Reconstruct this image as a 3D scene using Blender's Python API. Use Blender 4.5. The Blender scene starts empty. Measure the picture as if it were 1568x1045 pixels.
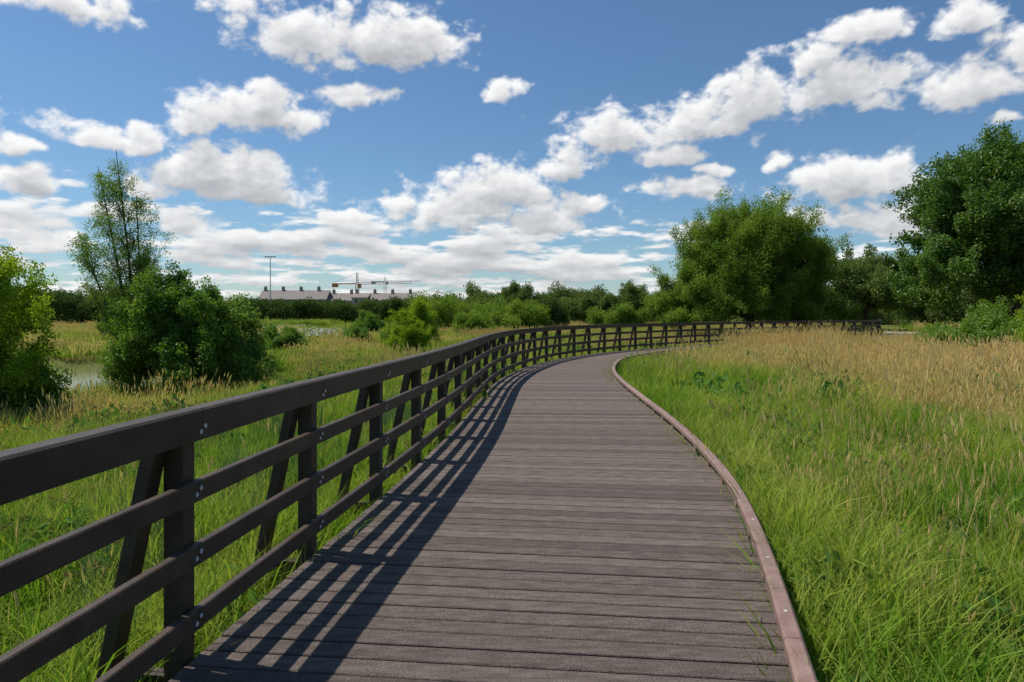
import bpy, math, random
import numpy as np
from mathutils import noise as mn, Vector
rng=np.random.default_rng(7); random.seed(7)
sc=bpy.context.scene
sc.view_settings.view_transform='Standard'
try: sc.view_settings.look='None'
except: pass
H=1.65
SUN=Vector((-0.475,0.15,0.866)).normalized()

# ---------------------------------------------------------------- helpers
def link(o,parent=None):
    sc.collection.objects.link(o)
    if parent: o.parent=parent
    return o
def empty(name,loc=(0,0,0)):
    e=bpy.data.objects.new(name,None); e.location=loc; e.empty_display_size=.3
    return link(e)
def mesh_obj(name,v,f,mat=None,parent=None,smooth=False,attrs=None,do_link=True,loc=None):
    me=bpy.data.meshes.new(name); me.from_pydata([tuple(map(float,a)) for a in v],[],[tuple(map(int,a)) for a in f]); me.update()
    if attrs:
        for k,a in attrs.items():
            at=me.attributes.new(k,'FLOAT','POINT'); at.data.foreach_set('value',np.asarray(a,dtype=np.float32))
    if smooth: me.polygons.foreach_set('use_smooth',[True]*len(me.polygons))
    if mat: me.materials.append(mat)
    o=bpy.data.objects.new(name,me)
    if loc is not None: o.location=loc
    if do_link: link(o,parent)
    return o
class MB:
    def __init__(s): s.v=[];s.f=[];s.a=[]
    def add(s,v,f,a=0.):
        b=len(s.v); s.v+=list(v); s.f+=[tuple(i+b for i in q) for q in f]; s.a+=[a]*len(v)
    def box(s,c,ax,ay,az,a=0.):
        c=np.array(c,float);ax=np.array(ax,float);ay=np.array(ay,float);az=np.array(az,float)
        v=[c+i*ax+j*ay+k*az for i in(-1,1) for j in(-1,1) for k in(-1,1)]
        f=[(0,1,3,2),(4,6,7,5),(0,4,5,1),(2,3,7,6),(0,2,6,4),(1,5,7,3)]
        s.add(v,f,a)
    def bar(s,p,q,t,a=0.,side=None,w=None):
        p=np.array(p,float);q=np.array(q,float);d=q-p;L=np.linalg.norm(d);d/=L
        r=np.array(side if side is not None else ((0,0,1) if abs(d[2])<.9 else (1,0,0)),float)
        u=r-d*np.dot(r,d);u/=np.linalg.norm(u);w2=np.cross(d,u)
        s.box((p+q)/2,d*L/2,u*t/2,w2*(w if w else t)/2,a)
    def disc(s,c,n,r,h,seg=10,a=0.):
        c=np.array(c,float);n=np.array(n,float);n/=np.linalg.norm(n)
        u=np.cross(n,(0,0,1)) if abs(n[2])<.9 else np.array((1.,0,0));u/=np.linalg.norm(u);w=np.cross(n,u)
        v=[];
        for z,rr in((0,r),(h*.7,r),(h,r*.7)):
            v+=[c+n*z+rr*(math.cos(t)*u+math.sin(t)*w) for t in np.linspace(0,2*math.pi,seg,endpoint=False)]
        f=[]
        for l in(0,1):
            for i in range(seg): f.append((l*seg+i,l*seg+(i+1)%seg,(l+1)*seg+(i+1)%seg,(l+1)*seg+i))
        f.append(tuple(range(2*seg,3*seg)))
        s.add(v,f,a)
    def tube(s,pts,rad,seg=7,a=0.):
        pts=[np.array(p,float) for p in pts];v=[];f=[]
        for i,p in enumerate(pts):
            d=(pts[min(i+1,len(pts)-1)]-pts[max(i-1,0)]);d/=np.linalg.norm(d)+1e-9
            r=np.array((1.,0,0)) if abs(d[0])<.8 else np.array((0,1.,0))
            u=np.cross(d,r);u/=np.linalg.norm(u);w=np.cross(d,u)
            v+=[p+rad[i]*(math.cos(t)*u+math.sin(t)*w) for t in np.linspace(0,2*math.pi,seg,endpoint=False)]
        for l in range(len(pts)-1):
            for i in range(seg): f.append((l*seg+i,l*seg+(i+1)%seg,(l+1)*seg+(i+1)%seg,(l+1)*seg+i))
        s.add(v,f,a)
    def obj(s,name,mat,parent=None,smooth=False,bevel=0):
        o=mesh_obj(name,s.v,s.f,mat,parent,smooth,{'rnd':s.a})
        if bevel:
            m=o.modifiers.new('bevel','BEVEL');m.width=bevel;m.segments=2;m.limit_method='ANGLE'
        return o
def S(a,b,x):
    t=np.clip((np.asarray(x,float)-a)/(b-a),0,1);return t*t*(3-2*t)
def catmull(P,step=.12):
    P=np.array(P,float);P=np.vstack([2*P[0]-P[1],P,2*P[-1]-P[-2]]);out=[]
    for i in range(1,len(P)-2):
        a,b,c,d=P[i-1:i+3];n=max(2,int(np.linalg.norm(c-b)/step))
        for t in np.arange(n)/n:
            out.append(.5*((2*b)+(-a+c)*t+(2*a-5*b+4*c-d)*t*t+(-a+3*b-3*c+d)*t**3))
    out.append(P[-2]);return np.array(out)
def smoothline(P,k=15,it=2):
    for _ in range(it):
        Q=np.pad(P,((k,k),(0,0)),mode='reflect',reflect_type='odd')
        ker=np.ones(2*k+1)/(2*k+1)
        P=np.stack([np.convolve(Q[:,i],ker,mode='valid') for i in range(2)],1)
    return P
def resample(P,step):
    d=np.r_[0,np.cumsum(np.linalg.norm(np.diff(P,axis=0),axis=1))]
    s=np.arange(0,d[-1],step);return np.stack([np.interp(s,d,P[:,0]),np.interp(s,d,P[:,1])],1)
def normals(P):
    t=np.gradient(P,axis=0);t/=np.linalg.norm(t,axis=1)[:,None]
    return t,np.stack([-t[:,1],t[:,0]],1)
def sdist(x,y,P):
    x=np.asarray(x,float);y=np.asarray(y,float);best=np.full(x.shape,1e9);sg=np.ones(x.shape)
    for i in range(len(P)-1):
        a=P[i];d=P[i+1]-a;L=d@d
        t=((x-a[0])*d[0]+(y-a[1])*d[1])/L
        lo=-1e9 if i==0 else 0;hi=1e9 if i==len(P)-2 else 1
        t=np.clip(t,lo,hi)
        ex=x-a[0]-t*d[0];ey=y-a[1]-t*d[1];q=ex*ex+ey*ey
        m=q<best-1e-12;best=np.where(m,q,best);sg=np.where(m,np.sign(d[0]*ey-d[1]*ex),sg)
    return np.sqrt(best)*sg

# ---------------------------------------------------------------- materials
def newmat(name):
    m=bpy.data.materials.new(name);m.use_nodes=True;nt=m.node_tree;nt.nodes.clear()
    return m,nt
class NT:
    def __init__(s,nt): s.nt=nt
    def n(s,t,ins=None,**kw):
        nd=s.nt.nodes.new(t)
        for k,v in kw.items(): setattr(nd,k,v)
        for k,v in (ins or {}).items():
            sk=nd.inputs[k]
            if isinstance(v,bpy.types.NodeSocket): s.nt.links.new(v,sk)
            else: sk.default_value=v
        return nd
    def m(s,op,a,b=0.,c=0.,clamp=False):
        return s.n('ShaderNodeMath',{0:a,1:b,2:c},operation=op,use_clamp=clamp).outputs[0]
    def vm(s,op,a,b=None,c=None):
        ins={0:a}
        if b is not None: ins[1]=b
        if c is not None: ins[2]=c
        nd=s.n('ShaderNodeVectorMath',ins,operation=op)
        return nd.outputs[1] if op in('LENGTH','DOT_PRODUCT','DISTANCE') else nd.outputs[0]
    def mix(s,f,a,b):
        nd=s.n('ShaderNodeMix',data_type='RGBA')
        for k,v in((0,f),(6,a),(7,b)):
            if isinstance(v,bpy.types.NodeSocket): s.nt.links.new(v,nd.inputs[k])
            else: nd.inputs[k].default_value=v if k==0 else (*v,1)
        return nd.outputs[2]
    def noise(s,vec,scale,detail=3,rough=.5,out=0):
        return s.n('ShaderNodeTexNoise',{'Vector':vec,'Scale':scale,'Detail':detail,'Roughness':rough}).outputs[out]
    def mr(s,v,a,b,c=0.,d=1.,smooth=True):
        return s.n('ShaderNodeMapRange',{0:v,1:a,2:b,3:c,4:d},interpolation_type='SMOOTHSTEP' if smooth else 'LINEAR').outputs[0]
def simple_mat(name,c1,c2,scale=5,rough=.7,bump=.2,bscale=80,spec=.3,rndamt=0.,detail=4,speck=.35,stretch=None):
    m,nt=newmat(name);T=NT(nt)
    co=T.n('ShaderNodeTexCoord').outputs['Object']
    f=T.noise(co if stretch is None else T.vm('MULTIPLY',co,stretch),scale,detail,.6);f=T.mr(f,.3,.7)
    col=T.mix(f,c1,c2)
    fine=T.noise(co,bscale,3,.7)
    col=T.mix(T.mr(fine,.38,.66,0,speck),col,tuple(x*.35 for x in c1))
    if rndamt:
        r=T.n('ShaderNodeAttribute',attribute_name='rnd').outputs['Fac']
        k=T.m('ADD',T.m('MULTIPLY',r,rndamt),1-rndamt/2)
        col=T.vm('SCALE',col);nt.links.new(k,col.node.inputs['Scale'])
    bp=T.n('ShaderNodeBump',{'Height':fine,'Strength':bump,'Distance':.01})
    b=T.n('ShaderNodeBsdfPrincipled',{'Base Color':col,'Roughness':rough,'Specular IOR Level':spec,'Normal':bp.outputs[0]})
    o=T.n('ShaderNodeOutputMaterial',{0:b.outputs[0]})
    return m
def leaf_mat(name,c1,c2,gold=None,trans=.35,gloss=0.):
    m,nt=newmat(name);T=NT(nt)
    oi=T.n('ShaderNodeObjectInfo')
    if gold:
        pos=T.n('ShaderNodeNewGeometry').outputs['Position']
        nz=T.noise(pos,.55,2,.6)
        rr=T.n('ShaderNodeAttribute',attribute_name='r').outputs['Fac']
        f=T.m('ADD',T.m('MULTIPLY',T.mr(nz,.35,.65),.5),T.m('MULTIPLY',rr,.6),clamp=True)
        col=T.mix(f,c1,c2)
        t=T.n('ShaderNodeAttribute',attribute_name='tint',attribute_type='INSTANCER').outputs['Fac']
        h=T.n('ShaderNodeAttribute',attribute_name='h').outputs['Fac']
        g=T.m('ADD',t,T.m('MULTIPLY',T.m('SUBTRACT',h,.55),.4),clamp=True)
        g=T.m('ADD',g,T.m('MULTIPLY',T.m('SUBTRACT',rr,.52),.6),clamp=True)
        g=T.m('ADD',g,T.m('MULTIPLY',T.m('SUBTRACT',nz,.5),.6),clamp=True)
        col=T.mix(g,col,gold)
    else:
        nz=T.noise(oi.outputs['Location'],.45,1,.6)
        f=T.m('ADD',T.m('MULTIPLY',T.mr(nz,.35,.65),.6),T.m('MULTIPLY',oi.outputs['Random'],.5),clamp=True)
        col=T.mix(f,c1,c2)
    dg=T.n('ShaderNodeBsdfDiffuse',{'Color':col})
    if gloss:
        gl=T.n('ShaderNodeBsdfGlossy',{'Color':(1,1,1,1),'Roughness':.4})
        dg=T.n('ShaderNodeMixShader',{0:gloss,1:dg.outputs[0],2:gl.outputs[0]})
    tc=T.vm('MULTIPLY',col,(1.3,1.4,.65))
    tr=T.n('ShaderNodeBsdfTranslucent',{'Color':tc})
    mx=T.n('ShaderNodeMixShader',{0:trans,1:dg.outputs[0],2:tr.outputs[0]})
    T.n('ShaderNodeOutputMaterial',{0:mx.outputs[0]})
    return m
M_rail=simple_mat('dark_plastic_lumber',(.050,.033,.022),(.080,.055,.039),6,.5,.5,130,.3,.35)
M_deck=simple_mat('deck_lumber',(.125,.097,.080),(.225,.180,.153),5,.8,1.,120,.2,.5,5,.8,(1.2,5.,1.))
M_kerb=simple_mat('kerb_lumber',(.25,.155,.125),(.33,.22,.185),8,.6,.5,150,.3,.25)
M_steel=simple_mat('galvanised_steel',(.45,.45,.46),(.6,.6,.6),30,.4,.1,90,.5)
M_bark=simple_mat('bark',(.09,.07,.05),(.17,.14,.11),8,.9,.6,30,.1)
M_path=simple_mat('gravel',(.30,.27,.24),(.38,.35,.31),2,.95,.5,60,.1)

# ---------------------------------------------------------------- layout
Lc=[(-2.1,-3),(-1.98,-1.5),(-1.82,0),(-1.66,1.8),(-1.52,3.06),(-1.41,4.16),(-1.3,5.0),(-1.14,6.3),(-.99,7.7),(-.80,9.9),(-.62,13.0),(-.38,16.4),(.25,20.3),(1.6,24.8),(3.9,29.1),(7.3,33.5),(12.9,39.3),(20,45.3),(26,50),(29.2,54),(31,57.5)]
Rc=[(-.2,-3),(.1,-1.5),(.5,0),(.96,1.8),(1.28,3.06),(1.53,3.95),(2.02,6.2),(2.27,8.66),(2.38,10.8),(2.46,13.4),(2.6,16.6),(2.95,19.8),(3.85,23.7),(5.5,27.2),(8,30.9),(11,34),(16,38.4),(23,43.9),(28.6,48),(32,52.5),(34,56)]
L=resample(smoothline(resample(catmull(Lc),.1),7),.1)
R=resample(smoothline(resample(catmull(Rc),.1),7),.1)
Lp=L[::8];Rp=R[::8]

def pnoise(x,y,s,seed=0.):
    return np.array([mn.noise(Vector((a*s+seed,b*s-seed,seed))) for a,b in zip(np.ravel(x),np.ravel(y))]).reshape(np.shape(x))
POND=(-25.,31.,13.5,10.5)
def terrain(x,y,fine=True):
    x=np.asarray(x,float);y=np.asarray(y,float)
    sl=sdist(x,y,Lp)
    z=np.where(sl>0,-.42-.85*S(.3,13,sl)*(1-.8*S(34,62,y)),-.36-.0*sl)
    near=S(14,3,np.hypot(x-33,y-58));z=z*(1-near)+(-.02)*near
    z=z+.06*pnoise(x,y,.35,3.)*S(0,3,np.abs(sl)-1)*(1-near)
    z=z+.5*pnoise(x,y,.035,9.)*S(18,50,sl)
    z=z+.9*np.exp(-(((x+24)/9)**2+((y-72)/9)**2))
    pr=np.hypot((x-POND[0])/POND[2],(y-POND[1])/POND[3])
    z=np.where(pr<1.25,z*(S(.8,1.25,pr))+(-2.3)*(1-S(.8,1.25,pr)),z)
    far=S(150,700,np.hypot(x,y));z=z*(1-far)-.5*far
    return z
def axis(lim,n,p=2.6):
    t=np.linspace(-1,1,n);return np.sign(t)*np.abs(t)**p*lim
ax=axis(3500,230,3.0);ay=axis(3500,230,3.0)+22
X,Y=np.meshgrid(ax,ay);Z=terrain(X,Y)
n=len(ax)
idx=np.arange(n*n).reshape(n,n)
F=np.stack([idx[:-1,:-1],idx[:-1,1:],idx[1:,1:],idx[1:,:-1]],-1).reshape(-1,4)
m,nt=newmat('meadow_ground');T=NT(nt)
co=T.n('ShaderNodeTexCoord').outputs['Object']
a=T.mr(T.noise(co,.06,4,.6),.42,.66);b=T.mr(T.noise(co,1.3,4,.7),.3,.7)
col=T.mix(a,(.085,.13,.028),(.21,.18,.065));col=T.mix(T.m('MULTIPLY',b,.5),col,(.05,.07,.02))
bs=T.n('ShaderNodeBsdfDiffuse',{'Color':col,'Normal':T.n('ShaderNodeBump',{'Height':T.noise(co,6,3,.7),'Strength':.8,'Distance':.15}).outputs[0]})
T.n('ShaderNodeOutputMaterial',{0:bs.outputs[0]})
mesh_obj('ground',np.stack([X.ravel(),Y.ravel(),Z.ravel()],1),F,m,smooth=True)
# pond
m,nt=newmat('pond_water');T=NT(nt);co=T.n('ShaderNodeTexCoord').outputs['Object']
bs=T.n('ShaderNodeBsdfPrincipled',{'Base Color':(.17,.18,.07,1),'Roughness':.12,'Specular IOR Level':.25,'Normal':T.n('ShaderNodeBump',{'Height':T.noise(co,3,3),'Strength':.15,'Distance':.05}).outputs[0]})
T.n('ShaderNodeOutputMaterial',{0:bs.outputs[0]})
tt=np.linspace(0,2*math.pi,64,endpoint=False)
pv=[(POND[0]+1.2*POND[2]*math.cos(t),POND[1]+1.2*POND[3]*math.sin(t),-1.42) for t in tt]
mesh_obj('pond',pv,[tuple(range(64))],m)

# ---------------------------------------------------------------- boardwalk
deck=empty('boardwalk')
mb=MB()
LB=resample(L,.152);tB,nB=normals(LB)
def hitR(p,nrm):
    d=R-p;u=-(d@nrm);w=d[:,0]*nrm[1]-d[:,1]*nrm[0]
    s=np.where((np.sign(w[:-1])!=np.sign(w[1:]))&(u[:-1]>0)&(u[:-1]<6))[0]
    if len(s)==0: return None
    i=s[np.argmin(u[s])];k=w[i]/(w[i]-w[i+1]);return R[i]*(1-k)+R[i+1]*k
hits=[hitR(LB[i],nB[i]) for i in range(len(LB))]
for i in range(len(LB)-1):
    if hits[i] is None or hits[i+1] is None: continue
    nb=nB[i];l0=LB[i]+nB[i]*.02;l1=LB[i+1]+nB[i+1]*.02
    r0=hits[i]-nB[i]*.03;r1=hits[i+1]-nB[i+1]*.03
    g=.0062+float(rng.uniform(-.0014,.002))
    def sh(a,b,k):
        d=b-a;Ln=np.linalg.norm(d)+1e-9;return a+d/Ln*k
    l0s,l1s=sh(l0,l1,g),sh(l1,l0,g);r0s,r1s=sh(r0,r1,g),sh(r1,r0,g)
    c=.005;dz=float(rng.normal(0,.0014))
    l0t,l1t=sh(l0s,l1s,c),sh(l1s,l0s,c);r0t,r1t=sh(r0s,r1s,c),sh(r1s,r0s,c)
    v=[(*l0s,-.04),(*r0s,-.04),(*r1s,-.04),(*l1s,-.04),(*l0s,-c+dz),(*r0s,-c+dz),(*r1s,-c+dz),(*l1s,-c+dz),(*l0t,dz),(*r0t,dz),(*r1t,dz),(*l1t,dz)]
    f=[(8,9,10,11),(4,5,9,8),(5,6,10,9),(6,7,11,10),(7,4,8,11),(0,1,5,4),(1,2,6,5),(2,3,7,6),(3,0,4,7)]
    mb.add(v,f,float(rng.random()))
mb.obj('deck_boards',M_deck,deck)
def sweep(mb,P,prof,seg0,seg1,closed=True,a=0.):
    t,nn=normals(P);k=len(prof);v=[];f=[]
    for i in range(seg0,seg1+1):
        e=.0025 if i==seg0 else (-.0025 if i==seg1 else 0)
        for o,z in prof: v.append((P[i][0]+nn[i][0]*o+t[i][0]*e,P[i][1]+nn[i][1]*o+t[i][1]*e,z))
    c=seg1-seg0+1
    for i in range(c-1):
        for j in range(k): f.append((i*k+j,i*k+(j+1)%k,(i+1)*k+(j+1)%k,(i+1)*k+j))
    f.append(tuple(range(k))[::-1]);f.append(tuple((c-1)*k+j for j in range(k)))
    mb.add(v,f,a)
def rect(o0,o1,z0,z1,c=.008):
    return [(o0+c,z0),(o1-c,z0),(o1,z0+c),(o1,z1-c),(o1-c,z1),(o0+c,z1),(o0,z1-c),(o0,z0+c)]
mb=MB()
tL,nL=normals(L)
i0=int(np.argmin(np.abs(L[:,1]-3.24)));i0=i0%15
post_i=list(range(i0,len(L)-2,15))
for i in post_i:
    p=L[i];nn=nL[i];h=hitR(p,nn)
    if h is None: continue
    a=np.array((*(p+nn*.5),-.15));b=np.array((*(h-nn*.0),-.15))
    mb.bar(a,b,.15,side=(0,0,1),w=.07)
    mb.bar((*(h+nn*.15),-.7),(*(h+nn*.15),-.225),.1)
sweep(mb,R+normals(R)[1]*.06,rect(-.03,.0,-.16,-.045,.003),0,len(R)-1)
sweep(mb,R+normals(R)[1]*1.4,rect(-.04,.04,-.2,-.045,.003),0,len(R)-8)
sweep(mb,L-normals(L)[1]*.05,rect(-.02,.02,-.16,-.045,.003),0,len(L)-1)
mb.obj('joists',M_rail,deck)
kerb=MB()
seglen=29;i=6
while i<len(R)-2:
    j=min(i+seglen,len(R)-2)
    sweep(kerb,R,rect(-.045,.045,.055,.125,.014),i,j,a=float(rng.random()));i=j
kb=kerb.obj('edge_kerb',M_kerb,deck,smooth=False)
blk=MB();tR,nR=normals(R)
for i in range(3,len(R)-2,8):
    blk.box((*R[i],.0),(*(tR[i]*.06),0),(*(nR[i]*.035),0),(0,0,.0545),float(rng.random()))
blk.obj('kerb_blocks',M_kerb,deck)
bolt=MB()
for i in range(3,len(R)-2,8):
    bolt.disc((*R[i],.1245),(0,0,1),.011,.004)
# ---------------------------------------------------------------- railing
rail=empty('timber_railing')
rl=MB();ps=MB()
levels=[(.135,.235),(.445,.545),(.75,.85)]
for q in range(len(post_i)-1):
    if q%2==0:
        i=post_i[q];j=post_i[min(q+2,len(post_i)-1)]
        if i==j: continue
        for z0,z1 in levels: sweep(rl,L,rect(-.0,.045,z0,z1,.006),i,j,a=float(rng.random()))
        t=[(-.02,1.05),(.03,1.05),(.03,1.14),(.125,1.14),(.132,1.148),(.132,1.178),(.122,1.187),(-.012,1.2),(-.024,1.19)]
        sweep(rl,L,t,i,j,a=float(rng.random()))
for i in post_i:
    p=L[i];tt_,nn=tL[i],nL[i]
    c=p+nn*.1
    ps.box((*c,.31),(*(tt_*.05),0),(*(nn*.05),0),(0,0,.828),float(rng.random()))
    a=p+nn*.15;b=p+nn*.44;off=tt_*-.09
    ps.bar((a[0]+off[0],a[1]+off[1],1.09),(b[0]+off[0],b[1]+off[1],-.26),.07,float(rng.random()),side=(*nn,0),w=.095)
    for z in(.185,.495,.80,1.10):
        for s in(-.018,.018):
            o=-.001 if z<1 else -.022
            bolt.disc((*(p+nn*o+tt_*s),z+.012*(1 if s>0 else -1)),(*(-nn),0),.012,.005)
rl.obj('rails',M_rail,rail)
ps.obj('posts_and_struts',M_rail,rail,bevel=.006)
bolt.obj('bolts',M_steel,rail)
pc=catmull([(32.3,56.2),(35,61),(39,65.5),(46,69),(58,71)],.8);tp,npn=normals(pc)
v=[];f=[]
for i,p in enumerate(pc):
    for s in(-1.6,1.6):
        q=p+npn[i]*s;v.append((*q,float(terrain(q[0],q[1]))+.05))
for i in range(len(pc)-1): f.append((2*i,2*i+1,2*i+3,2*i+2))
mesh_obj('gravel_path',v,f,M_path)

# ---------------------------------------------------------------- instancing
gn_cache={}
def gn_for(coll):
    if coll.name in gn_cache: return gn_cache[coll.name]
    g=bpy.data.node_groups.new('scatter_'+coll.name,'GeometryNodeTree')
    g.interface.new_socket('Geometry',in_out='INPUT',socket_type='NodeSocketGeometry')
    g.interface.new_socket('Geometry',in_out='OUTPUT',socket_type='NodeSocketGeometry')
    N=g.nodes.new;Lk=g.links.new
    gi=N('NodeGroupInput');go=N('NodeGroupOutput');ip=N('GeometryNodeInstanceOnPoints');ci=N('GeometryNodeCollectionInfo')
    ci.inputs['Collection'].default_value=coll;ci.inputs['Separate Children'].default_value=True;ci.inputs['Reset Children'].default_value=True
    def na(nm,dt):
        a=N('GeometryNodeInputNamedAttribute');a.data_type=dt;a.inputs['Name'].default_value=nm;return a.outputs['Attribute']
    Lk(gi.outputs[0],ip.inputs['Points']);Lk(ci.outputs[0],ip.inputs['Instance'])
    ip.inputs['Pick Instance'].default_value=True
    Lk(na('idx','INT'),ip.inputs['Instance Index'])
    er=N('FunctionNodeEulerToRotation');Lk(na('rot','FLOAT_VECTOR'),er.inputs[0]);Lk(er.outputs[0],ip.inputs['Rotation'])
    Lk(na('scl','FLOAT_VECTOR'),ip.inputs['Scale']);Lk(ip.outputs[0],go.inputs[0])
    gn_cache[coll.name]=g;return g
def scatter(name,pts,coll,scl,rot=None,tint=None,parent=None):
    n=len(pts);me=bpy.data.meshes.new(name);me.vertices.add(n);me.vertices.foreach_set('co',np.asarray(pts,np.float32).ravel())
    if rot is None: rot=rng.uniform(0,6.283,(n,3))
    if tint is None: tint=np.zeros(n)
    scl=np.asarray(scl,np.float32)
    if scl.ndim==1: scl=np.repeat(scl[:,None],3,1)
    a=me.attributes.new('rot','FLOAT_VECTOR','POINT');a.data.foreach_set('vector',np.asarray(rot,np.float32).ravel())
    a=me.attributes.new('scl','FLOAT_VECTOR','POINT');a.data.foreach_set('vector',scl.ravel())
    a=me.attributes.new('tint','FLOAT','POINT');a.data.foreach_set('value',np.asarray(tint,np.float32))
    a=me.attributes.new('idx','INT','POINT');a.data.foreach_set('value',rng.integers(0,len(coll.objects),n).astype(np.int32))
    me.update();o=bpy.data.objects.new(name,me);link(o,parent)
    md=o.modifiers.new('scatter','NODES');md.node_group=gn_for(coll)
    return o
def fastmesh(name,V,F4,F3,mat,attrs):
    me=bpy.data.meshes.new(name);V=np.asarray(V,np.float32)
    me.vertices.add(len(V));me.vertices.foreach_set('co',V.ravel())
    nl=F4.size+F3.size;me.loops.add(nl);me.loops.foreach_set('vertex_index',np.concatenate([F4.ravel(),F3.ravel()]).astype(np.int32))
    me.polygons.add(len(F4)+len(F3))
    me.polygons.foreach_set('loop_start',np.concatenate([np.arange(len(F4))*4,F4.size+np.arange(len(F3))*3]).astype(np.int32))
    for k,a in attrs.items():
        at=me.attributes.new(k,'FLOAT','POINT');at.data.foreach_set('value',np.asarray(a,np.float32))
    me.update(calc_edges=True);me.materials.append(mat)
    return bpy.data.objects.new(name,me)
def blade_tile(name,mat,n,half,h0,h1,w,bend,seg=3,ncl=40,csig=.06,head=0.,headw=.01,headl=.12,disc=False):
    """a square (or round) patch of individually curved, tufted blades"""
    cl=rng.uniform(-half,half,(ncl,2));clh=rng.uniform(.55,1.35,ncl);cla=rng.uniform(0,6.283,ncl);clr=rng.random(ncl)
    c=rng.integers(0,ncl,n);p=cl[c]+rng.normal(0,csig,(n,2));u_=rng.random(n)<.22;p[u_]=rng.uniform(-half,half,(u_.sum(),2))
    p=(p+half)%(2*half)-half
    if disc: p=p[np.hypot(p[:,0],p[:,1])<half];n=len(p);c=c[:n]
    ht=rng.uniform(h0,h1,n)*clh[c];az=np.where(rng.random(n)<.55,cla[c]+rng.normal(0,.6,n),rng.uniform(0,6.283,n))
    ln=rng.uniform(.1,1,n)*bend;dx,dy=np.cos(az),np.sin(az);fa=az+math.pi/2+rng.uniform(-.9,.9,n)
    ws=rng.uniform(.5,1.5,n);wx=np.cos(fa)*w/2*ws;wy=np.sin(fa)*w/2*ws
    r=np.clip(clr[c]*.6+rng.random(n)*.4,0,1)
    k_=2*seg+1;V=np.zeros((n,k_,3));Hh=np.zeros((n,k_))
    for k in range(seg+1):
        u=k/seg;q=ht*ln*u*u;ww=1-.6*u;cx=p[:,0]+dx*q;cy=p[:,1]+dy*q;cz=ht*u*(1-.3*ln*u)
        if k<seg:
            V[:,2*k]=np.stack([cx-wx*ww,cy-wy*ww,cz],1);V[:,2*k+1]=np.stack([cx+wx*ww,cy+wy*ww,cz],1);Hh[:,2*k:2*k+2]=u
        else: V[:,2*k]=np.stack([cx,cy,cz],1);Hh[:,2*k]=1
    b=np.arange(n)*k_
    F4=np.concatenate([np.stack([b+2*k,b+2*k+1,b+2*k+3,b+2*k+2],1) for k in range(seg-1)]) if seg>1 else np.zeros((0,4),int)
    F3=np.stack([b+2*seg-2,b+2*seg-1,b+2*seg],1)
    V=V.reshape(-1,3);Hh=Hh.ravel();Rr=np.repeat(r,k_)
    if head>0:
        m_=np.where(rng.random(n)<head)[0];e=np.stack([dx*ln*.8,dy*ln*.8,np.ones(n)],1)[m_];tip=V[b[m_]+2*seg]
        hl=headl*rng.uniform(.6,1.3,len(m_))[:,None]
        for sv in((headw,0,0),(0,headw,0)):
            b0=len(V)+np.arange(len(m_))*4;sv=np.array(sv)
            A=np.stack([tip-e*hl*.4,tip+sv+(0,0,headl*.15),tip+e*hl*.7,tip-sv+(0,0,headl*.15)],1).reshape(-1,3)
            V=np.vstack([V,A]);Hh=np.r_[Hh,np.full(len(A),1.5)];Rr=np.r_[Rr,np.repeat(r[m_],4)]
            F4=np.concatenate([F4,np.stack([b0,b0+1,b0+2,b0+3],1)])
    return fastmesh(name,V,F4,F3,mat,{'h':Hh,'r':Rr})
def tileset(name,k,*a,**kw):
    c=bpy.data.collections.new(name)
    for i in range(k): c.objects.link(blade_tile(f'{name}_{i}',*a,**kw))
    return c
def protoset(name,gens,mat):
    c=bpy.data.collections.new(name)
    for k,(v,f,h) in enumerate(gens):
        o=mesh_obj(f'{name}_{k}',v,f,mat,do_link=False,attrs={'h':h});c.objects.link(o)
    return c
M_grass=leaf_mat('grass',(.085,.205,.018),(.26,.37,.042),(.62,.47,.19),.4)
M_straw=leaf_mat('straw',(.44,.38,.15),(.58,.46,.22),(.70,.53,.28),.3)
TN=.8
C_tn=tileset('near_grass_patch',7,M_grass,1450,TN/2+.08,.13,.48,.0105,.95,ncl=36,csig=.06)
C_edge=tileset('edge_grass_tuft',5,M_grass,80,.17,.12,.42,.0095,.95,ncl=3,csig=.08,disc=True)
TM=1.6
C_tm=tileset('mid_grass_patch',6,M_grass,2500,TM/2+.15,.17,.54,.018,.85,ncl=50,csig=.12)
C_em=tileset('mid_edge_tuft',4,M_grass,120,.38,.15,.45,.014,.85,ncl=4,csig=.12,disc=True)
TF=5.
C_tf=tileset('far_grass_patch',5,M_grass,3200,TF/2+.3,.22,.6,.055,.6,seg=2,ncl=70,csig=.4)
C_stalk=tileset('seed_grass',5,M_straw,12,.25,.45,.85,.0055,.5,ncl=3,csig=.1,head=1.,headw=.011,headl=.13)
C_sm=tileset('seed_grass_patch',6,M_straw,140,TM/2+.1,.42,.88,.009,.5,ncl=14,csig=.2,head=1.,headw=.017,headl=.16)
C_sf=tileset('seed_grass_far_patch',4,M_straw,850,TF/2+.3,.45,.8,.022,.35,seg=2,ncl=40,csig=.5,head=1.,headw=.03,headl=.2)
def leafclump(n,Rr,ll,lw,flat=1.):
    v=[];f=[];h=[]
    for _ in range(n):
        d=np.array([random.gauss(0,1) for _ in range(3)]);d/=np.linalg.norm(d)
        c=d*Rr*random.random()**.45;c[2]*=flat
        a=np.array([random.gauss(0,1) for _ in range(3)])+d*.8;a/=np.linalg.norm(a)
        b=np.cross(a,[random.gauss(0,1) for _ in range(3)]);b/=np.linalg.norm(b)+1e-6
        L_=ll*random.uniform(.7,1.2);k=len(v);nn=np.cross(a,b)
        v+=[c-a*L_/2,c+b*lw/2+nn*lw*.15,c+a*L_/2,c-b*lw/2+nn*lw*.15];f.append((k,k+1,k+2,k+3));h+=[.5]*4
    return v,f,h
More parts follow.
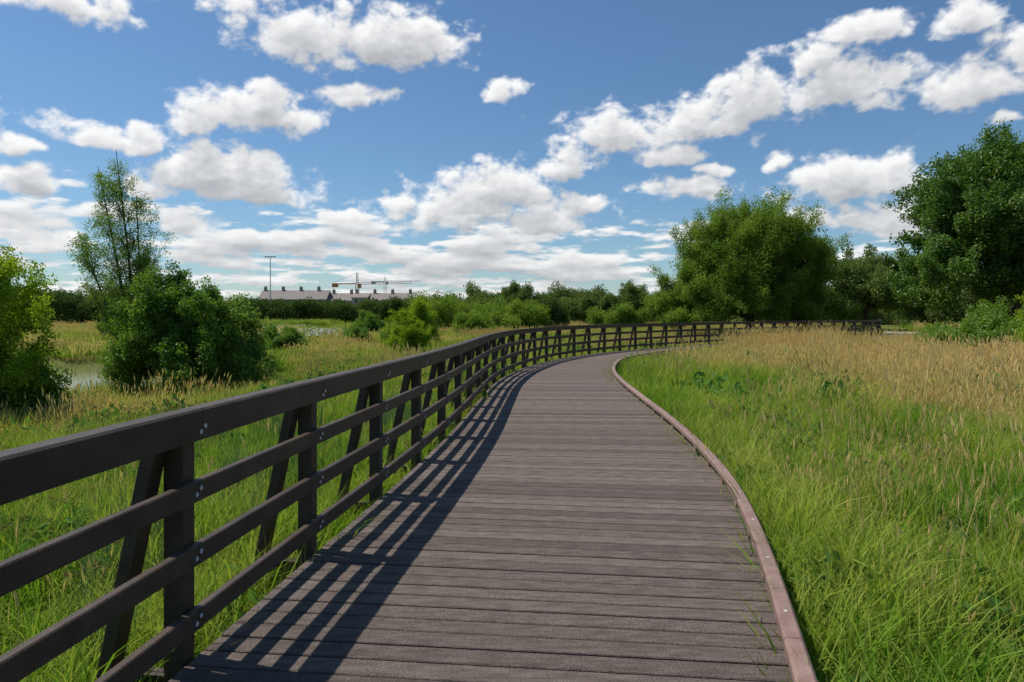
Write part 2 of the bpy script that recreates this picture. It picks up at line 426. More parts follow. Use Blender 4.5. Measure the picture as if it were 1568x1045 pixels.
M_weed=leaf_mat('weed_leaf',(.06,.13,.03),(.13,.24,.06),None,.35)
M_dock=leaf_mat('dry_weed_leaf',(.17,.12,.055),(.27,.21,.09),None,.3)
M_rush=leaf_mat('rush',(.07,.14,.06),(.14,.22,.10),None,.2)
C_weed=protoset('weed',[leafclump(60,.22,.085,.04,.9) for _ in range(4)],M_weed)
C_dock=protoset('dry_weed',[leafclump(40,.2,.06,.02,1.3) for _ in range(3)],M_dock)
C_rush=tileset('rush_tuft',3,M_rush,110,.25,.45,.8,.008,.35,ncl=2,csig=.09,disc=True)
M_pet=simple_mat('white_petals',(.6,.6,.5),(.75,.75,.68),4,.8,.0,10,speck=0.)
C_flow=protoset('daisies',[ (lambda q:([(a[0],a[1],.45+abs(a[2])) for a in q[0]],q[1],q[2]))(leafclump(26,.9,.11,.11,.12)) for _ in range(3)],M_pet)

def prep(x,y,dl,dr):
    k=np.abs(x)<.82*y+2.6;x,y=x[k],y[k]
    sl=sdist(x,y,Lp);sr=sdist(x,y,Rp)
    k=((sl>dl)|(sr<-dr))
    pr=np.hypot((x-POND[0])/POND[2],(y-POND[1])/POND[3]);k&=pr>1.02
    k&=~((np.abs(sdist(x,y,pc[::2]))<1.9)&(y>56)&(x>31))
    x,y,sl,sr=x[k],y[k],sl[k],sr[k]
    side=sl>0
    nz=pnoise(x,y,.22,5.)*1.4+pnoise(x,y,.9,2.)*.35
    gR=S(8,22,y+3*nz)*S(.8,7,-sr+2*nz)*.85+.10*S(1,4,-sr)
    gL=.02+.16*S(14,40,y)+.2*S(45,70,y)+.6*np.exp(-(((x+9.5)/4)**2+((y-17)/4)**2))
    g=np.clip(np.where(side,gL,gR)+nz*.25,0,1)
    return x,y,sl,sr,side,g
def grid(x0,x1,y0,y1,T_,jit):
    a=np.arange(x0,x1,T_);b=np.arange(y0,y1,T_);A,B=np.meshgrid(a,b);s=A.shape
    return (A+rng.uniform(-jit,jit,s)).ravel(),(B+T_/2+rng.uniform(-jit,jit,s)).ravel()
def field(n,x0,x1,y0,y1,dl=.17,dr=.09):
    return prep(rng.uniform(x0,x1,n),rng.uniform(y0,y1,n),dl,dr)
def emit(name,coll,x,y,scl,tint,lean=.15,dz=0.):
    z=terrain(x,y)+dz;n=len(x)
    rot=np.stack([rng.normal(0,lean,n),rng.normal(0,lean,n),rng.uniform(0,6.283,n)],1)
    return scatter(name,np.stack([x,y,z],1),coll,scl,rot,tint)
def hz(n,h): return np.stack([rng.uniform(.98,1.1,n)]*2+[h],1)
def clumpy(x,y,s,seed): return 1+.85*pnoise(x,y,s,seed)
# near patches + edge strips
x,y,sl,sr,side,g=prep(*grid(-15,16,.2,13,TN,.06),.62,.54)
emit('near_meadow_grass',C_tn,x,y,hz(len(x),clumpy(x,y,.8,8.)*1.08),g*.7,.03)
x,y,sl,sr,side,g=field(70000,-4,6,.4,13.5)
k=np.where(side,sl<.85,-sr<.8);x,y,sl,sr,side,g=[q[k] for q in(x,y,sl,sr,side,g)]
k=rng.random(len(x))<.17;x,y,sl,sr,side,g=[q[k] for q in(x,y,sl,sr,side,g)]
emit('deck_edge_grass',C_edge,x,y,rng.uniform(.8,1.6,len(x)),g*.7,.22)
x,y,sl,sr,side,g=field(20000,-15,16,.6,13)
k=rng.random(len(x))<(.07+.34*np.clip(g,0,1))*np.where(side,.35,1)*S(.3,1.2,np.where(side,sl,-sr))*np.clip(.6+2*pnoise(x,y,.7,61.),.1,2)
emit('seeding_grass',C_stalk,x[k],y[k],rng.uniform(.6,1.15,k.sum()),g[k],.16)
k=(rng.random(len(x))<.3)&(pnoise(x,y,.6,21.)>.02)
emit('meadow_weeds',C_weed,x[k],y[k],rng.uniform(.6,1.5,k.sum()),None,.3,.14)
k=(rng.random(len(x))<.07)&(pnoise(x,y,.5,41.)>.1)&side
emit('dry_weeds',C_dock,x[k],y[k],rng.uniform(.6,1.3,k.sum()),None,.3,.3)
k=(rng.random(len(x))<.12)&(pnoise(x,y,.35,71.)>.12)&side&(sl>.8)
emit('rushes',C_rush,x[k],y[k],rng.uniform(.6,1.15,k.sum()),None,.1)
# mid
x,y,sl,sr,side,g=prep(*grid(-37,37,12.8,38.4,TM,.12),1.15,1.05)
emit('mid_meadow_grass',C_tm,x,y,hz(len(x),clumpy(x,y,.4,8.)*1.05),g*.8,.03)
for rep in range(2):
    xs,ys,sl_,sr_,sd_,gs=prep(*grid(-37,37,11.5+.7*rep,38.4,TM,.4),1.3,1.4)
    k=rng.random(len(xs))<(.12+.95*gs)*np.where(sd_,.55,1)
    emit('mid_seeding_grass',C_sm,xs[k],ys[k],hz(k.sum(),rng.uniform(.65,1.25,k.sum())),gs[k],.06)
# tall reed grass on the inside of the bend
nr=60;u=rng.random(nr);x=10.5+6.5*u+rng.normal(0,.8,nr);y=30.+5.*u+rng.normal(0,.7,nr);k=sdist(x,y,Rp)<-1.;x,y=x[k],y[k]
emit('reed_grass',C_sm,x,y,hz(len(x),rng.uniform(1.,1.55,len(x)))*np.array((.7,.7,1.)),np.full(len(x),.8),.06)
x,y,sl,sr,side,g=field(60000,-10,36,13,40)
k=np.where(side,sl<1.6,-sr<1.5)&(rng.random(len(x))<.3);x,y,sl,sr,side,g=[q[k] for q in(x,y,sl,sr,side,g)]
emit('bend_edge_grass',C_em,x,y,rng.uniform(.8,1.4,len(x)),g*.8,.2)
x,y,sl,sr,side,g=field(22000,-36,36,12.5,40)
k=(rng.random(len(x))<.2)&(pnoise(x,y,.3,31.)>.02)
emit('mid_weeds',C_weed,x[k],y[k],rng.uniform(1.,2.8,k.sum()),None,.3,.17)
k=(rng.random(len(x))<.14)&(pnoise(x,y,.25,51.)>.0)&side
emit('mid_dry_weeds',C_dock,x[k],y[k],rng.uniform(1.,2.3,k.sum()),None,.3,.38)
# far
x,y,sl,sr,side,g=prep(*grid(-92,78,38,118,TF,.5),2.9,2.8)
emit('far_meadow_grass',C_tf,x,y,hz(len(x),clumpy(x,y,.2,8.)),g*.8,.02)
k=rng.random(len(x))<(.12+.8*g)
emit('far_seeding_grass',C_sf,x[k],y[k],hz(k.sum(),rng.uniform(.8,1.2,k.sum())),g[k],.03)
x,y,sl,sr,side,g=field(9000,0,40,38,62)
k=np.where(side,sl<4,-sr<4)&(rng.random(len(x))<.8)
emit('far_edge_grass',C_em,x[k],y[k],rng.uniform(1.,1.5,k.sum()),g[k]*.8,.15)
n=190;x=rng.normal(-21,3.4,n);y=rng.normal(59,3.2,n)
emit('white_wildflowers',C_flow,x,y,rng.uniform(.7,1.2,n),np.zeros(n))

# ---------------------------------------------------------------- trees
def leafset(name,c1,c2,n,Rr,ll,lw,trans=.35,gloss=0.):
    return protoset(name,[leafclump(n,Rr,ll,lw) for _ in range(4)],leaf_mat(name,c1,c2,None,trans,gloss))
LS_will=leafset('willow_leaf',(.12,.20,.032),(.23,.31,.058),44,.5,.20,.075,.4)
LS_oak=leafset('oak_leaf',(.065,.14,.018),(.13,.22,.033),44,.45,.18,.11,.3,.035)
LS_yel=leafset('maple_leaf',(.16,.26,.02),(.28,.37,.04),34,.3,.12,.07,.42)
LS_bir=leafset('birch_leaf',(.14,.22,.05),(.22,.30,.075),26,.24,.09,.04,.45)
LS_ald=leafset('alder_leaf',(.09,.18,.022),(.18,.28,.04),40,.3,.12,.075,.38,.03)
LS_far=leafset('distant_leaf',(.09,.14,.04),(.17,.22,.065),50,1.,.42,.24,.3)
LS_dark=leafset('hedge_leaf',(.06,.10,.03),(.10,.15,.045),50,1.,.4,.24,.25)
def crown(lobes,n,sub=(.3,.5),nsub=22,low=.2,shoots=.35):
    P=[];w=np.array([(a[3]*a[4]*a[5])**(2/3) for a in lobes]);w/=w.sum()
    centres=[]
    for a,wi in zip(lobes,w):
        c=np.array(a[:3]);r=np.array(a[3:]);ns=max(6,int(nsub*wi*len(lobes)));m_=int(n*wi/ns)+1
        for _ in range(ns):
            d=rng.normal(0,1,3);d/=np.linalg.norm(d);d[2]=d[2] if d[2]>-.5 else d[2]*.5
            q=c+d*r*rng.uniform(.5,.85);sr_=r.mean()*rng.uniform(*sub);centres.append(q)
            e=rng.normal(0,1,(m_,3));e/=np.linalg.norm(e,axis=1)[:,None]
            P.append(q+e*sr_*(rng.random((m_,1))**.4)*np.array((1,1,.85)))
            for _k in range(int(round(9*shoots))):
                dd=d*np.array((.7,.7,.5))+np.array((0,0,.6))+rng.normal(0,.3,3);dd/=np.linalg.norm(dd)
                ln=r.mean()*rng.uniform(.1,.2+.7*shoots)+sr_;tt=np.linspace(.6,1,4)[:,None]
                P.append(q+dd*ln*tt+rng.normal(0,.06,(4,3)))
    P=np.vstack(P);P=P[P[:,2]>low];return P,centres
def tree(name,x,y,lobes,n,coll,scale=1.,tr=.2,sub=(.3,.5),nsub=22,low=.2,z0=None,limbs=14,shoots=.35):
    z0=float(terrain(x,y)) if z0 is None else z0
    e=empty(name,(x,y,z0));P,C=crown(lobes,n,sub,nsub,low,shoots)
    mb=MB();top=max(a[2]+a[5]*.4 for a in lobes)
    cx=np.mean([a[0] for a in lobes]);cy=np.mean([a[1] for a in lobes])
    tp_=[(cx*u+.12*math.sin(5*u)*top*.1,cy*u,-.3+(top+.3)*u) for u in np.linspace(0,1,7)]
    mb.tube(tp_,[tr*(1.15-u) for u in np.linspace(0,1,7)],9)
    random.shuffle(C)
    for c in C[:limbs]:
        u=random.uniform(.12,.55);s=np.array((cx*u,cy*u,top*u*.8));mid=(s+c)/2+np.array((0,0,.12*top*random.random()))
        mb.tube([s,mid,c],[tr*.45*(1.1-u),tr*.25,tr*.08],6)
        for _ in range(2):
            q=c+rng.normal(0,.08*top,3);mb.tube([mid,(mid+q)/2+(0,0,.1),q],[tr*.18,tr*.1,tr*.04],5)
    mb.obj('trunk',M_bark,e,smooth=True)
    scatter('foliage',P,coll,rng.uniform(.6,1.25,len(P))*scale,parent=e)
    return e
tree('goat_willow_tree',20.9,60,[(0,0,6.,7.2,6.5,5.2),(-.5,-1,8.3,5.8,4.8,3.3),(3.5,0,7.0,4.2,4.5,3.8),(-5.,-1,4.2,3.4,3.5,3.4),(-7.0,-1,2.4,2.2,2.5,2.3),(5.,-1,3.2,3.2,3.5,3.),(0,-3,3,6,3.5,3)],7000,LS_will,1.05,.4,(.15,.30),36,shoots=.1)
tree('oak_tree',30.5,43,[(0,0,8,4.8,4.8,4.8),(-2.6,0,7,3,3.5,4),(-3.5,-1,4,2.8,3,3.2),(1,-1,10,3.6,3.6,3.),(3,-2,5,4,4,4)],5800,LS_oak,1.,.4,(.17,.34),28,shoots=.2)
tree('oak_tree',38.5,45,[(0,0,8.5,5.5,5,5.6),(-2,-2,5,4.5,4,4.2),(-3,-1,10.5,3.5,3.5,3)],3800,LS_oak,1.,.4,(.17,.34),28,shoots=.2)
tree('oak_tree',29.5,34.5,[(0,0,3.8,3.6,3.,3.4),(2,0,6,3.5,3,3.5)],2600,LS_oak,.9,.25,(.17,.34),24,shoots=.2)
for (bx,by,s) in[(19.5,29,.9),(22.5,30,1.3),(25.5,31,1.6),(21.5,26.5,.85),(24,26.5,1.2)]:
    tree('bramble_shrub',bx,by,[(0,0,.6*s,2.2*s,1.5*s,.75*s),(1.1*s,0,.9*s,1.2*s,1*s,.75*s),(-1.3*s,0,.4*s,1.1*s,1*s,.55*s)],600,LS_ald if s in(.9,1.3) else LS_yel,.85,.05,(.2,.36),16,.05)
tree('hawthorn_tree',44.5,86,[(0,0,5,5.2,5,4.4),(-3,0,3,3.5,3,3),(3,0,6,3.5,3,3)],1200,LS_far,.75,.3,(.22,.4),16,shoots=.15)
tree('hawthorn_tree',50,80,[(0,0,3,4,4,3),(3,0,3.5,3,3,3)],800,LS_far,.75,.3,(.22,.4),16,shoots=.15)
tree('field_maple',-12.9,17,[(-.1,0,2.8,.95,1.,1.5),(-1.1,0,2.2,1.,1,1.4),(.4,0,1.5,.55,.8,1.2),(-.9,0,1.0,.9,1,.9)],480,LS_yel,.7,.07,(.18,.36),20,.15,shoots=.6)
tree('alder_shrub',-12.7,17.6,[(0,0,.7,.9,.8,.7),(1.,-.4,.45,.7,.6,.5)],400,LS_ald,.8,.06,(.22,.4),16,.05)
tree('alder_tree',-11.1,22.3,[(-.4,0,2.7,.75,.8,1.4),(.8,0,2.3,.85,.9,1.3),(-.7,0,1.3,.9,1,1.2),(.9,-.3,1.,1.2,1,.9)],850,LS_ald,.72,.1,(.16,.32),24,.1,shoots=.75)
tree('willow_shrub',-9.5,22.8,[(0,.3,1.7,.75,.8,1.2),(.5,0,.9,.7,.7,.8)],420,LS_bir,1.35,.06,(.2,.36),18,.1,shoots=.75)
tree('alder_shrub',-10.6,25.,[(0,0,1.1,.8,.8,1.),(-.8,0,1.7,.8,.8,1.1)],420,LS_yel,.9,.05,(.2,.38),16,.1,shoots=.6)
tree('willow_shrub',-12.,29.5,[(0,0,1.5,1.2,.9,1.4),(1.2,0,1.1,.9,.8,1.)],520,LS_will,.6,.05,(.2,.38),16,.1,shoots=.6)
def birch(name,x,y,spread,stems,nb):
    z0=float(terrain(x,y));e=empty(name,(x,y,z0));mb=MB();P=[]
    for (lx,ly,hh) in stems:
        def ctr(u): return np.array((lx*u+.15*math.sin(4*u),ly*u,-.2+(hh+.2)*u))
        us=np.linspace(0,1,10);mb.tube([ctr(u) for u in us],[.075*(1.05-u)+.006 for u in us],8)
        for _ in range(nb):
            u=random.uniform(.15,.98);az=random.uniform(0,6.283)
            env=spread*(math.sin(math.pi*min(1,(u*.8+.2)))**.8)*random.uniform(.4,1.15)
            s=ctr(u);d=np.array((math.cos(az)*env*.8,math.sin(az)*env*.8,env*random.uniform(.6,1.7)));q=s+d
            mid=s+d*.5+np.array((0,0,-.05));mb.tube([s,mid,q],[.018*(1.1-u)+.003,.008,.003],5)
            for k in range(random.randint(9,14)):
                w=random.uniform(.2,1.15);b=s+d*w+rng.normal(0,.09,3);P.append(b)
    P=np.array(P);mb.obj('trunk',M_bark,e,smooth=True)
    scatter('foliage',P,LS_bir,rng.uniform(.35,1.,len(P)),parent=e)
birch('silver_birch',-12.9,23.3,1.3,[(-.5,0,8.6),(-1.3,.3,8.1),(.3,-.2,7.),(-1.8,0,5.8),(.1,.4,5.)],36)
tree('willow_sapling',-5.9,42,[(0,0,1.7,.9,.9,1.5),(-.6,0,1.,.9,.8,.9),(.5,0,2.3,.5,.5,.9)],260,LS_yel,.85,.06,(.2,.38),14,.1,shoots=.7)
tree('willow_shrub',-9.5,60,[(0,0,.8,1.6,1.3,.8)],160,LS_yel,1.,.06,(.25,.45),12,.1)
for (bx,by,s) in[(-16,47,.8),(-27,52,1.),(-12,52,.6),(-20,44,.6),(-33,58,1.2),(-8.2,50,.8),(-4.,66,1.1),(-1.5,72,1.2),(-14,64,1.)]:
    tree('hawthorn_shrub',bx,by,[(0,0,.8*s,1.3*s,1.1*s,.9*s),(.9*s,0,.6*s,.9*s,.9*s,.7*s)],240,LS_ald if bx<-10 else LS_will,1.,.05,(.22,.4),12,.05,shoots=.5)
def rowpts(x0,x1,y0,y1,h0,h1,n,seed,lump=.12):
    x=rng.uniform(x0,x1,n);y=rng.uniform(y0,y1,n)
    hh=h0+(h1-h0)*np.clip(.5+1.3*pnoise(x,x*0+seed,lump,seed)+.8*pnoise(x,y,lump*3.,seed),0,1.2)
    z=hh*(rng.random(n)**.55)
    return np.stack([x,y,z-.4],1)
scatter('hedgerow',np.vstack([rowpts(-105,-46.,101,108,3.8,5.4,3000,1.),rowpts(-46,-15.,101,108,2.9,4.2,2000,1.)]),LS_dark,rng.uniform(.45,.85,5000))
scatter('distant_trees',np.vstack([rowpts(-170,-62,125,135,4.5,6.8,1800,4.),rowpts(-20,90,122,134,3.0,6.,4200,7.),rowpts(-10,45,150,160,4.5,9,2200,9.)]),LS_far,rng.uniform(.5,1.1,8200))
scatter('willow_scrub',rowpts(-11.5,4.2,78,84,2.,4.2,1100,13.,.3),LS_will,rng.uniform(1.,1.6,1100))
tree('ash_tree',1.9,101,[(0,0,4.4,2.9,2.5,2.1),(-1.5,0,3,2.5,2,2),(1.8,0,3,2.2,2,2)],420,LS_far,.6,.2,(.25,.45),12,shoots=.15)
tree('alder_tree',4.3,82,[(0,0,2.2,1.9,1.6,1.6),(1,0,1.6,1.5,1.3,1.4)],330,LS_dark,.5,.15,(.25,.45),12,shoots=.15)
tree('poplar_tree',12.8,112,[(0,0,3.8,.9,.9,3.2)],160,LS_far,.55,.15,(.3,.6),10,shoots=.15)
tree('ash_tree',19.6,112,[(0,0,4.2,2.7,2.4,2.5),(-2,0,2.5,2,2,2),(2,0,2.6,2,2,2)],420,LS_far,.6,.2,(.25,.45),12,shoots=.15)
tree('ash_tree',15.6,116,[(0,0,3.4,2.2,2.2,2.2)],260,LS_far,.6,.2,(.25,.45),12,shoots=.15)
tree('hawthorn_shrub',13,88,[(0,0,1.4,2.6,2,1.4),(3.,0,1.2,2.,2,1.2)],360,LS_will,1.3,.1,(.25,.45),12)
scatter('right_distant_trees',rowpts(60,130,95,115,6,11,1800,17.,.08),LS_far,rng.uniform(.8,1.3,1800))
hv=[];hf=[];nn_=160
for i in range(nn_):
    t=math.radians(-60+120*i/(nn_-1));d=1700
    hh=16+14*mn.noise(Vector((i*.055,1.3,0)))+5*mn.noise(Vector((i*.3,4.3,0)))
    hv+=[(d*math.sin(t),d*math.cos(t),-2),(d*1.15*math.sin(t),d*1.15*math.cos(t),hh)]
for i in range(nn_-1): hf.append((2*i,2*i+2,2*i+3,2*i+1))
mesh_obj('distant_hills',hv,hf,simple_mat('hill_green',(.13,.18,.15),(.17,.22,.2),.01,1,0,.05,speck=.1),smooth=True)

# ---------------------------------------------------------------- buildings
M_brick=simple_mat('pale_brick',(.36,.28,.20),(.44,.34,.25),.6,.9,.2,8)
M_ren=simple_mat('cream_render',(.46,.40,.32),(.52,.46,.38),.5,.9,.1,8)
M_roof=simple_mat('slate_roof',(.22,.19,.17),(.29,.25,.225),1.2,.8,.3,9)
M_win=simple_mat('window_glass',(.05,.06,.07),(.07,.08,.09),2,.15,0,9,.6)
def house(x,y,w,dp,eave,ridge,wall):
    e=empty('terraced_house',(x,y,-.5));b=MB();b.box((0,0,eave/2),(w/2,0,0),(0,dp/2,0),(0,0,eave/2))
    for s in(-1,1):
        b.add([(s*w/2,-dp/2,eave),(s*w/2,dp/2,eave),(s*w/2,0,ridge-.15)],[(0,1,2)])
    b.obj('walls',wall,e);r=MB();o=.4
    for s in(-1,1):
        r.add([(-w/2-o,s*(dp/2+o),eave-.2),(w/2+o,s*(dp/2+o),eave-.2),(w/2+o,0,ridge),(-w/2-o,0,ridge),(-w/2-o,s*(dp/2+o),eave-.4),(w/2+o,s*(dp/2+o),eave-.4),(w/2+o,0,ridge-.2),(-w/2-o,0,ridge-.2)],[(0,1,2,3),(4,5,6,7),(0,1,5,4),(0,3,7,4),(1,2,6,5)])
    r.obj('roof',M_roof,e);c=MB()
    for u in np.arange(-w/2+.8,w/2,6.5):
        c.box((u,0,ridge+.3),(.5,0,0),(0,.4,0),(0,0,.9))
        for q in(-.25,.25): c.disc((u+q,0,ridge+1.2),(0,0,1),.14,.45)
    c.obj('chimneys',M_brick,e);g=MB();fr=MB()
    for u in np.arange(-w/2+1.6,w/2-1,2.9):
        for z in(1.5,4.2,6.7):
            if z+.8<eave:
                g.box((u,-dp/2-.01,z),(.5,0,0),(0,.03,0),(0,0,.7))
                for dxx in(-.54,.54): fr.box((u+dxx,-dp/2-.02,z),(.05,0,0),(0,.06,0),(0,0,.75))
                for dzz in(-.75,.75): fr.box((u,-dp/2-.025,z+dzz),(.6,0,0),(0,.07,0),(0,0,.05))
    g.obj('windows',M_win,e);fr.obj('window_frames',M_ren,e)
house(-79,250,24,9,7.6,10.8,M_brick)
house(-62.5,252,8,9,7.2,9.8,M_ren)
house(-54.8,250,5.5,10,8.2,9.8,M_ren)
house(-44,250,14,9,7.2,9.8,M_brick)
def mast(x,y,h):
    e=empty('floodlight_mast',(x,y,-.5));b=MB();b.tube([(0,0,0),(0,0,h)],[.2,.11],8);b.bar((-1.5,0,h),(1.5,0,h),.14)
    for u in(-1.3,-.45,.45,1.3): b.box((u,-.2,h+.2),(.27,0,0),(0,.18,.1),(0,-.05,.16))
    b.obj('mast',M_steel,e)
mast(-70.8,200,18.8)
M_or=simple_mat('crane_paint',(.62,.20,.06),(.7,.25,.08),2,.5,0,9);M_wh=simple_mat('crane_pale',(.45,.45,.43),(.55,.55,.53),2,.5,0,9)
def crane(x,y,hm,hj,jib,cj,mat,t):
    e=empty('tower_crane',(x,y,-.5));b=MB()
    def lattice(p,q,w,steps,up):
        p=np.array(p,float);q=np.array(q,float);u=np.array(up,float);v=np.cross(q-p,u);v/=np.linalg.norm(v)
        cs=[u*w/2+v*w/2,u*w/2-v*w/2,-u*w/2-v*w/2,-u*w/2+v*w/2]
        for c in cs: b.bar(p+c,q+c,t)
        for i in range(steps):
            a=p+(q-p)*i/steps;d=p+(q-p)*(i+1)/steps
            for k in range(4): b.bar(a+cs[k],d+cs[(k+1)%4],t*.6)
    lattice((0,0,0),(0,0,hj),1.4,14,(1,0,0));lattice((0,0,hj),(jib,0,hj+.6),.8,18,(0,0,1))
    lattice((0,0,hj),(0,0,hm),.7,4,(1,0,0));b.bar((0,0,hm),(jib*.7,0,hj+.6),t*.6);b.bar((0,0,hm),(-cj,0,hj+.4),t*.6)
    b.obj('lattice',M_wh,e);c=MB();c.box((-cj/2-.5,0,hj),(cj/2,0,0),(0,.6,0),(0,0,.22));c.box((-cj+.8,0,hj-.7),(1.2,0,0),(0,.8,0),(0,0,.8));c.box((1.2,-1.,hj-1.),(.7,0,0),(0,.7,0),(0,0,.9));c.obj('counter_jib',mat,e)
crane(-68,300,20.3,15.4,24,10.5,M_or,.12)
crane(-78,420,25,22.,22,8,M_wh,.09)

# ---------------------------------------------------------------- sky: clear sky in the world, cloud layer on a distant dome
w=bpy.data.worlds.new('World');sc.world=w;w.use_nodes=True;nt=w.node_tree;nt.nodes.clear();T=NT(nt)
sky=T.n('ShaderNodeTexSky',sky_type='NISHITA',sun_disc=False,sun_elevation=math.asin(SUN.z),sun_rotation=math.radians(-72.5),air_density=1.,dust_density=.5,ozone_density=1.8)
skc=T.vm('MULTIPLY',sky.outputs[0],(.66,.86,1.0))
bg=T.n('ShaderNodeBackground',{0:skc,1:.105});T.n('ShaderNodeOutputWorld',{0:bg.outputs[0]})
D2R=math.pi/180
azs=np.concatenate([np.arange(-88,-43,.4),np.arange(-43,43,.075),np.arange(43,88.1,.4)])*D2R
els=np.concatenate([np.arange(-.4,26.4,.075),np.arange(26.4,42,.4)])*D2R
AZ,EL=np.meshgrid(azs,els);AZ=AZ.astype(np.float32);EL=EL.astype(np.float32)
DX=np.sin(AZ)*np.cos(EL);DY=np.cos(AZ)*np.cos(EL);DZ=np.sin(EL)
perm=np.random.default_rng(3).permutation(256).astype(np.int32);perm=np.concatenate([perm,perm,perm[:2]])
GR=np.random.default_rng(5).normal(0,1,(256,3)).astype(np.float32);GR/=np.linalg.norm(GR,axis=1)[:,None]
def perlin(x,y,z):
    xi=np.floor(x).astype(np.int32);yi=np.floor(y).astype(np.int32);zi=np.floor(z).astype(np.int32)
    xf=x-xi;yf=y-yi;zf=z-zi;xi&=255;yi&=255;zi&=255
    u=xf*xf*xf*(xf*(xf*6-15)+10);v=yf*yf*yf*(yf*(yf*6-15)+10);w_=zf*zf*zf*(zf*(zf*6-15)+10)
    r=0
    for i in(0,1):
        a=perm[xi+i];wu=u if i else 1-u
        for j in(0,1):
            b=perm[a+yi+j];wv=wu*(v if j else 1-v)
            for k in(0,1):
                g=GR[perm[b+zi+k]]
                r=r+wv*(w_ if k else 1-w_)*(g[...,0]*(xf-i)+g[...,1]*(yf-j)+g[...,2]*(zf-k))
    return r*1.5
def fbm(x,y,z,oct_,rough=.5,billow=False):
    s=0;a=1.;t=0
    for o in range(oct_):
        n_=perlin(x+o*13.7,y-o*7.3,z+o*3.1)
        if billow: n_=np.abs(n_)*2-.45
        s=s+a*n_;t+=a;a*=rough;x=x*2.03;y=y*2.03;z=z*2.03
    return s/t
clouds=[(95,2,115,46),(450,55,135,62),(590,62,130,60),(400,172,112,54),(320,185,70,34),(460,192,50,30),(552,155,42,22),(150,205,95,28),(215,228,40,16),
(350,270,98,48),(405,303,88,32),(40,275,64,26),(5,222,42,20),(780,140,30,20),(1310,45,80,34),(1230,95,70,36),(1285,135,112,58),(1170,150,90,50),(1070,185,100,44),(940,205,105,38),(1030,238,60,30),
(860,252,80,34),(760,288,105,40),(700,325,130,46),(845,340,80,40),(605,308,38,24),(1490,135,100,44),(1470,40,62,28),(1560,85,50,50),(1545,176,36,18),(1060,290,82,20),(1180,256,32,19),(1095,265,24,12),
(1310,282,125,42),(1370,330,100,50),(1250,340,70,20),(915,318,50,20),(505,322,36,13),(270,345,80,22),(235,290,40,20),(30,360,70,26),(-120,150,150,60),(-220,60,120,50),(1750,60,160,70),(1800,250,140,50)]
def ang(px,py):
    return math.atan((px-784)/1045),math.atan((481-py)/math.hypot(1045,px-784))
zs=1.5
wx=fbm(DX*9,DY*9,DZ*9*zs,4);wy=fbm(DX*9+31,DY*9,DZ*9*zs+17,4)
PA=AZ+.052*wx;PE=EL+.026*wy
best=np.full(AZ.shape,9.,np.float32)
for (px,py,rx,ry) in clouds:
    a,e=ang(px,py);a2,_=ang(px+rx,py);a1,_=ang(px-rx,py);_,e2=ang(px,py-ry);_,e1=ang(px,py+ry)
    U=(PA-a)*2/(a2-a1);V=(PE-e)*2/(e2-e1);V=np.where(V<0,V*1.35,V)
    r=np.sqrt(U*U+V*V);h=np.clip(.5+.5*(best-r)/.2,0,1);best=best*(1-h)+r*h-.2*h*(1-h)
E1=1-best
D1=E1+.62*fbm(DX*17,DY*17,DZ*17*zs,6,.55,True)+.9*fbm(DX*12+5,DY*12,DZ*12*zs,6,.6)+.6*fbm(DX*34+5,DY*34,DZ*34*zs,4,.6)
zz=np.maximum(DZ,0)+.11
qx=DX/zz;qy=DY/zz
lay=fbm(qx*1.9,qy*1.9,qx*0+3.3,6,.55)*2.4+.5*fbm(qx*3.1,qy*3.1,qx*0+8.3,4,.55,True)
cov=.12-1.5*S(.115,.19,EL)-.45*S(.18,.36,AZ)
cov=cov+.45*np.exp(-(((AZ+.08)/.22)**2+((EL-.085)/.05)**2))
D2=lay+cov
A1=S(-.14,.46,D1);A2=S(-.12,.40,D2)
def shade(Dd,steps,k,relief):
    Dc=np.clip(Dd,0,1.3);acc=0
    for sx_,sy_,wt in steps:
        sh_=np.roll(np.roll(Dc,-sy_,0),sx_,1);acc=acc+wt*sh_
    rel=Dc-np.roll(np.roll(Dc,-6,0),3,1)
    return np.exp(-k*acc)+relief*rel
l1=shade(D1,[(2,6,.5),(4,14,.8),(7,26,1.),(10,40,.8)],.72,.26)
l2=shade(D2,[(2,4,.8),(3,9,1.),(4,15,.7)],.6,.3)
l1=.47+.50*np.clip(l1,0,1.04);l2=.50+.42*np.clip(l2,0,1.05)
wt=A2/(A1+A2+1e-3);lm=l1*(1-wt)+l2*wt
al=np.maximum(A1,A2)*S(-.3*D2R,.5*D2R,EL)*.97
al=np.maximum(al,.30*np.exp(-np.maximum(EL,0)/.03))   # horizon haze
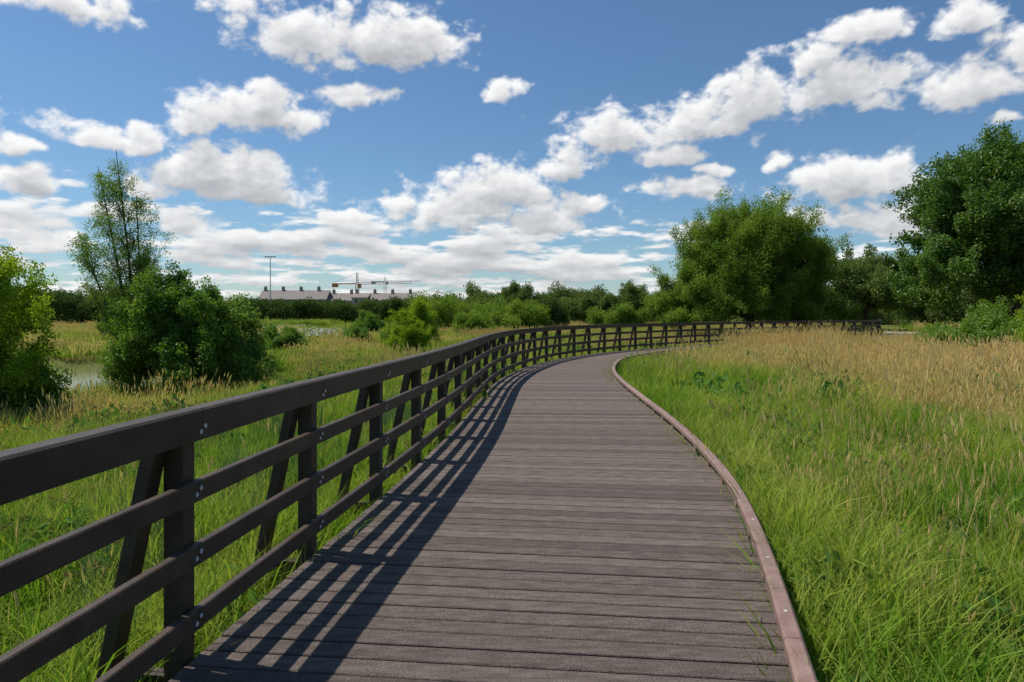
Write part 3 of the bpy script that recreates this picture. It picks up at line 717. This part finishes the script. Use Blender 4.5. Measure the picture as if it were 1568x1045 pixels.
RAD=3400.
nv=AZ.size;co_=np.stack([DX*RAD,DY*RAD,DZ*RAD],-1).reshape(-1,3).astype(np.float32)
ni,nj=AZ.shape;ix=np.arange(nv).reshape(ni,nj)
Q=np.stack([ix[:-1,:-1],ix[1:,:-1],ix[1:,1:],ix[:-1,1:]],-1).reshape(-1,4).astype(np.int32)
me=bpy.data.meshes.new('sky');me.vertices.add(nv);me.vertices.foreach_set('co',co_.ravel())
me.loops.add(Q.size);me.loops.foreach_set('vertex_index',Q.ravel());me.polygons.add(len(Q))
me.polygons.foreach_set('loop_start',np.arange(0,Q.size,4,dtype=np.int32))
for k_,arr in(('cloud_alpha',al),('cloud_lum',lm)):
    at=me.attributes.new(k_,'FLOAT','POINT');at.data.foreach_set('value',arr.astype(np.float32).ravel())
me.update(calc_edges=True)
m,nt=newmat('cloud_layer');T=NT(nt)
A_=T.n('ShaderNodeAttribute',attribute_name='cloud_alpha').outputs['Fac'];L_=T.n('ShaderNodeAttribute',attribute_name='cloud_lum').outputs['Fac']
cc=T.mix(T.mr(L_,.45,.9,0,1,False),(.94,.97,1.03),(1,1,1))
em=T.n('ShaderNodeEmission',{0:cc,1:L_});tr=T.n('ShaderNodeBsdfTransparent')
T.n('ShaderNodeOutputMaterial',{0:T.n('ShaderNodeMixShader',{0:A_,1:tr.outputs[0],2:em.outputs[0]}).outputs[0]})
m.cycles.emission_sampling='NONE'
me.materials.append(m);link(bpy.data.objects.new('sky',me))
# sun
sd=bpy.data.lights.new('sun','SUN');sd.energy=5.0;sd.angle=math.radians(.5);sd.color=(1,.95,.87)
so=bpy.data.objects.new('sun',sd);so.rotation_euler=SUN.to_track_quat('Z','Y').to_euler();link(so)
# camera
cd=bpy.data.cameras.new('camera');cd.sensor_width=36;cd.lens=24;cd.shift_y=-41.5/1568;cd.clip_end=8000;cd.clip_start=.05
cam=bpy.data.objects.new('camera',cd);cam.location=(0,0,H);cam.rotation_euler=(math.pi/2,0,0);link(cam);sc.camera=cam
